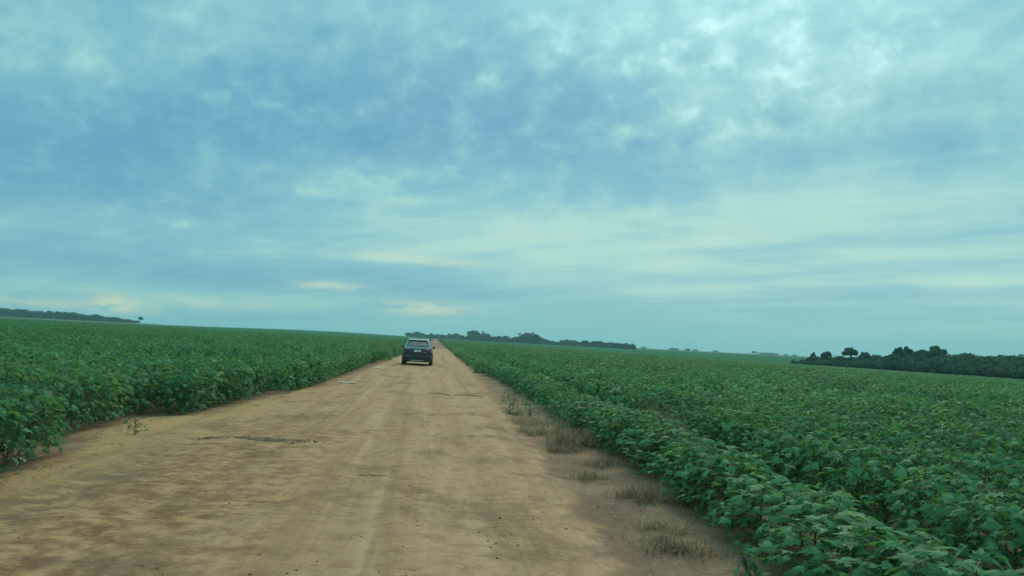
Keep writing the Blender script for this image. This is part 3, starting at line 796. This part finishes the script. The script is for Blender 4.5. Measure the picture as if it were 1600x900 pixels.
for i in range(2600):
    y = 5+30*rng.random()**1.4; x = edge_left(y)+rng.gauss(.0, .28)
    if fbm(x, y, .9, 45) < -.1 and rng.random() < .8: continue
    a = rng.uniform(0, 6.28); ln = rng.uniform(.015, .06); w = rng.uniform(.003, .012); z = max(road_z(x, y), H(x, y))+.008
    d = Vector((math.cos(a), math.sin(a), rng.uniform(-.1, .4))); s_ = Vector((-d.y, d.x, rng.uniform(-.4, .4)))*w; b = Vector((x, y, z)); t = b+d*ln
    k = len(mb.v); mb.v += [tuple(b-s_), tuple(b+s_), tuple(t+s_*.5), tuple(t-s_*.5)]; mb.a += [rng.random()*.6]*4; mb.f.append((k, k+1, k+2, k+3))
tag(link('leaf_litter', mb.mesh('leaf_litter', M['straw'], attr='leafvar')), 'dry leaf litter along the foot of the left crop', kind='stuff')
# clods and pebbles on the road
M['clod'] = plain('clod', (0.235, 0.128, 0.075), .95, var=.35, scale=20, spec=.1)
def lump(mb, x, y, z, r, seed, fx=1.0, fy=1.0, fz=.6):
    rng = random.Random(seed); b = len(mb.v)
    ring = [(0, 0, 1)]+[(math.cos(k*PI/3), math.sin(k*PI/3), .35) for k in range(6)]+[(math.cos(k*PI/3+.5), math.sin(k*PI/3+.5), -.4) for k in range(6)]
    for vx, vy, vz in ring:
        s_ = r*rng.uniform(.75, 1.25); mb.v.append((x+vx*s_*fx, y+vy*s_*fy, z+vz*s_*fz)); mb.a.append(.5)
    for k in range(6):
        k2 = (k+1) % 6; mb.f += [(b, b+1+k, b+1+k2), (b+1+k, b+7+k, b+1+k2), (b+1+k2, b+7+k, b+7+k2)]
mb = MB(); rng = random.Random(9)
for i in range(1000):
    y = 4+30*rng.random()**1.6; L, R = edge_left(y)+.3, road_right(y)+1.0; x = rng.uniform(L, R)
    if fbm(x, y, .5, 61) < .0 and rng.random() < .8: continue
    r = rng.uniform(.004, .011)*(1+.5*rng.random()**4); lump(mb, x, y, max(road_z(x, y), H(x, y))+r*.25, r, i)
tag(mb.build('soil_clods', M['clod'], smooth=True), 'small dark soil crumbs scattered over the road', kind='stuff')
# the raised muddy lips across the tracks
def ridge(x0, y0, x1, y1, hgt, wid, seed, label, n=34):
    rng = random.Random(seed); mb = MB(); v = []; f = []; m_ = 9
    for i in range(n):
        t = i/(n-1); x, y = x0+(x1-x0)*t, y0+(y1-y0)*t+.05*fbm(t*3, seed, 1, 3)
        e = math.sin(PI*t)**.5; 
        for j in range(m_):
            u = j/(m_-1)*2-1; hh = hgt*e*(1-u*u)*(1+.7*fbm(x*3, u*2, 3, seed))-.012
            yy = y+u*wid*(.6+.4*e); v.append((x+.02*rng.uniform(-1, 1), yy, road_z(x, yy)+hh))
    for i in range(n-1):
        for j in range(m_-1): f.append((i*m_+j, i*m_+j+1, (i+1)*m_+j+1, (i+1)*m_+j))
    o_ = link('mud_ridge', meshdata('mud_ridge', v, f, M['clod'], True)); tag(o_, label, 'mud ridge', 'mud ridges on the road'); return o_
ridge(-2.80, 12.72, -2.03, 12.80, .055, .13, 1, 'longest dark mud ridge across the left wheel track')
ridge(-3.46, 12.7, -3.20, 12.75, .035, .12, 2, 'short crumbled mud ridge left of the longest ridge')
ridge(-.90, 10.0, -.45, 9.9, .022, .10, 3, 'faint low mud ridge in the middle of the road')
ridge(-.15, 24.6, .60, 24.5, .05, .22, 4, 'thin dark ridge across the road well behind the car, left piece')
ridge(.75, 24.5, 1.55, 24.3, .05, .25, 5, 'thin dark ridge across the road near the right verge')
mb = MB(); rng = random.Random(12)
for i in range(55):
    x = rng.choice([rng.gauss(-3.0, .25), rng.gauss(-1.85, .15), rng.gauss(-2.4, .5)]); y = 12.75+rng.gauss(0, .09); r = rng.uniform(.008, .026); lump(mb, x, y, road_z(x, y)+r*.3, r, i)
tag(mb.build('soil_clods', M['clod'], smooth=True), 'loose dark crumbs strewn along the mud ridge', kind='stuff')

# ------------------------------------------------------------------ the car ahead
def car_paint(name, col, rough, dust):
    mt, q, p, o = material(name); tcn = q.node('ShaderNodeTexCoord'); ob = tcn.outputs['Object']
    s_ = q.node('ShaderNodeSeparateXYZ'); q.l.new(ob, s_.inputs[0])
    d = q.mul(q.ramp(q.add(s_.outputs[2], q.mul(q.add(q.noise(ob, 6, 4), -.5), .5)), .75, .15), dust)
    q.l.new(q.mix(d, col, (0.26, 0.20, 0.12)), p.inputs['Base Color']); p.inputs['Metallic'].default_value = .25
    q.l.new(q.add(q.mul(d, .5), rough), p.inputs['Roughness']); p.inputs['Coat Weight'].default_value = .25; p.inputs['Coat Roughness'].default_value = .15
    return mt
M['paint'] = car_paint('charcoal_paint', (0.038, 0.040, 0.038), .45, .6)
M['roof_sheen'] = car_paint('roof_sky_sheen', (0.27, 0.31, 0.295), .4, .0)  # pale sky reflection on roof and pillars, put into the base colour
M['plastic'] = plain('black_plastic', (0.030, 0.036, 0.040), .6)
M['tyre'] = plain('tyre_rubber', (0.045, 0.042, 0.038), .9, var=.3)
M['rim'] = plain('alloy', (0.35, 0.34, 0.32), .4, .8)
M['glass'] = plain('dusty_glass', (0.38, 0.28, 0.24), .5, 0, .3, var=.2, scale=4)
M['sideglass'] = plain('side_glass', (0.02, 0.03, 0.03), .08)
M['red'] = plain('red_lens', (0.30, 0.035, 0.045), .2, coat=.5)
M['clear'] = plain('clear_lens', (0.50, 0.44, 0.42), .2, coat=.5)
M['white'] = plain('plate_white', (0.66, 0.68, 0.66), .5, var=.05)
M['chrome'] = plain('chrome', (0.62, 0.66, 0.66), .2, .9, var=.05)
def make_car(x, y):
    car = link('suv_car', None, loc=(x, y, road_z(x, y)+.0)); tag(car, 'dark dusty five door SUV with pale roof driving away on the dirt road', 'car')
    # lower body
    st_ = [(-.02, .66, .44, .90), (.0, .80, .36, .98), (.10, .87, .29, 1.03), (.4, .90, .27, 1.06), (1.2, .91, .26, 1.05), (2.2, .91, .26, 1.03), (3.0, .91, .26, 1.01),
           (3.5, .89, .27, .97), (4.05, .85, .28, .87), (4.33, .76, .32, .74), (4.42, .66, .40, .60)]
    v = []; f = []
    for (yy, w, zb, zt) in st_:
        h = zt-zb; half = [(w*.55, zb), (w*.86, zb), (w*.96, zb+.13*h), (w*.99, zb+.33*h), (w, zb+.55*h), (w*.985, zb+.78*h), (w*.945, zb+.93*h), (w*.87, zt), (w*.45, zt+.015)]
        ring = half+[(-a, b) for a, b in half[::-1]]
        v += [(a, yy, b) for a, b in ring]
    n = 18
    for i in range(len(st_)-1):
        for j in range(n): f.append((i*n+j, i*n+(j+1) % n, (i+1)*n+(j+1) % n, (i+1)*n+j))
    f.append(tuple(range(n))[::-1]); f.append(tuple((len(st_)-1)*n+j for j in range(n)))
    body = link('body', meshdata('body', v, f, M['paint'], True), car)
    sm = body.modifiers.new('sub', 'SUBSURF'); sm.levels = 1; sm.render_levels = 2
    # cabin shell: bottom ring, shoulder ring, roof
    def ring(yr, yf, w, z, k=.9): return [(-w*k, yr, z), (w*k, yr, z), (w, yr+.16, z), (w*1.0, (yr+yf)/2, z), (w*.97, yf-.12, z), (w*.84, yf, z), (-w*.84, yf, z), (-w*.97, yf-.12, z), (-w, (yr+yf)/2, z), (-w, yr+.16, z)]
    v = ring(.05, 3.05, .83, 1.02)+ring(.10, 2.95, .81, 1.10)+ring(.36, 2.35, .645, 1.49)+ring(.44, 2.15, .60, 1.555)+ring(.70, 1.9, .42, 1.595); f = []
    for i in range(4):
        for j in range(10): f.append((i*10+j, i*10+(j+1) % 10, (i+1)*10+(j+1) % 10, (i+1)*10+j))
    f.append(tuple(40+j for j in range(10)))
    roof = MB(); roof.v = v; roof.f = f
    cab = roof.build('cabin_shell', M['roof_sheen'], car, bevel=.045)
    def panel(nm, pts, mat, par=car, off=.006, out=None):
        P4 = [Vector(p) for p in pts]; nrm = (P4[1]-P4[0]).cross(P4[2]-P4[0]).normalized()
        if out is not None and nrm.dot(Vector(out)) < 0: nrm = -nrm
        a_ = [p+nrm*off for p in P4]; b_ = [p-nrm*.01 for p in P4]; mb = MB(); mb.v = [tuple(p) for p in a_+b_]; k = len(P4)
        mb.f = [tuple(range(k)), tuple(range(k, 2*k))[::-1]]+[(i, (i+1) % k, k+(i+1) % k, k+i) for i in range(k)]
        return mb.build(nm, mat, par)
    # rear face of the cabin runs from (y .10, z 1.10) to (y .36, z 1.49)
    def rf(xx, z): return (xx, .10+.26*(z-1.10)/.39, z)
    panel('rear_window_surround', [rf(-.66, 1.125), rf(.66, 1.125), rf(.545, 1.462), rf(-.545, 1.462)], M['plastic'], off=.005, out=(0, -1, .5))
    gw = panel('rear_window', [rf(-.60, 1.15), rf(.60, 1.15), rf(.50, 1.425), rf(-.50, 1.425)], M['glass'], off=.014, out=(0, -1, .5))
    w_ = MB(); w_.tube([(0, .075, 1.135), (.10, .115, 1.20), (.38, .128, 1.215)], [.012, .009, .006], 5); w_.build('wiper', M['plastic'], gw)
    sp = MB(); sp.v = [(-.60, .24, 1.50), (.60, .24, 1.50), (.60, .50, 1.535), (-.60, .50, 1.535), (-.58, .26, 1.535), (.58, .26, 1.535), (.56, .50, 1.575), (-.56, .50, 1.575)]
    sp.f = [(0, 3, 2, 1), (4, 5, 6, 7), (0, 1, 5, 4), (1, 2, 6, 5), (2, 3, 7, 6), (3, 0, 4, 7)]; sp.build('roof_spoiler', M['roof_sheen'], car, bevel=.012)
    def sf(s_, yy, z): return (s_*(.81-.165*(z-1.10)/.39), yy, z)
    for s_ in (-1, 1):
        panel('side_window', [sf(s_, .52, 1.13), sf(s_, 1.50, 1.13), sf(s_, 1.50, 1.45), sf(s_, .74, 1.45)], M['sideglass'], off=.012, out=(s_, 0, 0))
        panel('side_window', [sf(s_, 1.58, 1.13), sf(s_, 2.55, 1.13), sf(s_, 2.10, 1.44), sf(s_, 1.58, 1.45)], M['sideglass'], off=.02, out=(s_, 0, 0))
        r_ = MB(); r_.tube([(s_*.56, .62, 1.565), (s_*.57, .72, 1.62), (s_*.57, 1.9, 1.62), (s_*.56, 2.0, 1.57)], [.016]*4, 6); r_.build('roof_rail', M['chrome'], car)
        m_ = MB(); m_.box((s_*.955, 2.45, 1.07), (.16, .10, .13)); m_.box((s_*.87, 2.47, 1.04), (.10, .04, .04)); m_.build('mirror', M['paint'], car, bevel=.02)
        # tail lamps wrapping the corners
        t_ = MB(); t_.v = [(s_*.47, -.035, .91), (s_*.80, .015, .87), (s_*.885, .22, .90), (s_*.875, .22, 1.02), (s_*.78, .02, 1.035), (s_*.45, -.03, 1.025)]
        t_.v += [(a*.97, b+.08, c) for a, b, c in t_.v]; k = 6
        t_.f = [tuple(range(k)) if s_ > 0 else tuple(range(k))[::-1]]+[(i, (i+1) % k, k+(i+1) % k, k+i) for i in range(k)]+[tuple(range(k, 2*k))]
        tl = t_.build('tail_light', M['red'], car, bevel=.008)
        c_ = MB(); c_.box((s_*.58, -.028, .992), (.22, .05, .05), 0); c_.build('lamp_lens', M['clear'], tl, bevel=.006)
        rfl = MB(); rfl.box((s_*.70, -.03, .53), (.16, .04, .04)); rfl.build('reflector', M['red'], car, bevel=.006)
        for yy in (.78, 3.50):
            wh = link('wheel', None, car, loc=(s_*.815, yy, .34))
            ty = MB(); prof = [(.20, -.10), (.30, -.115), (.335, -.08), (.342, 0), (.335, .08), (.30, .115), (.20, .10)]; nn_ = 24
            for a_ in range(nn_):
                t = 2*PI*a_/nn_
                for rr_, xx in prof: ty.v.append((xx, rr_*math.cos(t), rr_*math.sin(t)))
            for a_ in range(nn_):
                for j in range(6): ty.f.append((a_*7+j, a_*7+j+1, ((a_+1) % nn_)*7+j+1, ((a_+1) % nn_)*7+j))
            ty.build('tyre', M['tyre'], wh, True)
            rm = MB(); rm.tube([(-.06, 0, 0), (.06, 0, 0)], [.07, .07], 10)
            for a_ in range(5):
                t = 2*PI*a_/5; rm.tube([(s_*.06, .04*math.cos(t), .04*math.sin(t)), (s_*.07, .21*math.cos(t), .21*math.sin(t))], [.03, .025], 5)
            rm.build('rim', M['rim'], wh)
            ar = MB(); pr = [(math.cos(t), math.sin(t)) for t in np.linspace(-.15, PI+.15, 17)]
            ar.v = [(s_*xx, yy+rr_*c_, .34+rr_*s2) for c_, s2 in pr for xx, rr_ in ((.86, .37), (.925, .37), (.925, .44), (.86, .45))]
            for i in range(16):
                for j in range(4): ar.f.append((i*4+j, i*4+(j+1) % 4, (i+1)*4+(j+1) % 4, (i+1)*4+j))
            ar.build('wheel_arch', M['plastic'], car)
    # bumper, plate, badge, strip
    bp = MB(); zs = [(.24, .0, .80), (.28, -.055, .84), (.46, -.085, .87), (.56, -.08, .87), (.60, -.05, .86), (.62, .02, .85)]
    for z, yy, w in zs: bp.v += [(-w, yy+.22, z), (-w*.95, yy+.06, z), (-w*.7, yy, z), (0, yy-.015, z), (w*.7, yy, z), (w*.95, yy+.06, z), (w, yy+.22, z)]
    for i in range(5):
        for j in range(6): bp.f.append((i*7+j, i*7+j+1, (i+1)*7+j+1, (i+1)*7+j))
    bmp = bp.build('rear_bumper', M['plastic'], car, True)
    sk = MB(); sk.box((0, -.085, .30), (.80, .03, .06)); sk.build('skid_plate', M['rim'], bmp, bevel=.01)
    us_ = MB(); us_.box((0, 2.2, .25), (1.3, 4.0, .08)); us_.tube([(.45, -.02, .27), (.45, .5, .27)], [.035, .035], 8); us_.build('underbody', M['plastic'], car)
    lp = MB(); lp.box((0, -.055, .875), (.42, .02, .13)); lp.build('licence_plate', M['white'], car, bevel=.004)
    cs = MB(); cs.box((0, -.05, .965), (.46, .03, .028)); cs.build('tailgate_strip', M['plastic'], car, bevel=.004)
    bd = MB(); bd.tube([(0, -.05, 1.035), (0, .08, 1.035)], [.05, .05], 14); o_ = bd.build('badge', M['chrome'], car, scale=(2.0, 1, .7)); o_.location = (0, 0, .31)
    hd = MB(); hd.box((.42, -.045, .80), (.22, .02, .022)); hd.build('chrome_strip', M['chrome'], car)
    sn = MB(); sn.tube([(.05, 1.0, 1.59), (.05, .92, 1.66), (.05, .78, 1.66)], [.03, .018, .006], 5); sn.build('antenna_fin', M['plastic'], car)
    return car
make_car(-1.05, 48.6)

# ------------------------------------------------------------------ air
hz = MB(); hz.box((0, 1400, 14.5), (8200, 7000, 37.0))
mt = bpy.data.materials.new('haze_air'); mt.use_nodes = True; q = NT(mt.node_tree); q.n.clear()
o = q.node('ShaderNodeOutputMaterial'); pv = q.node('ShaderNodeVolumePrincipled'); q.l.new(pv.outputs[0], o.inputs['Volume'])
pv.inputs['Color'].default_value = (0.50, 0.84, 0.92, 1); pv.inputs['Density'].default_value = 0.00022; pv.inputs['Anisotropy'].default_value = .2
haze = hz.build('haze', mt); tag(haze, 'pale blue haze of the humid air over the fields', kind='stuff')
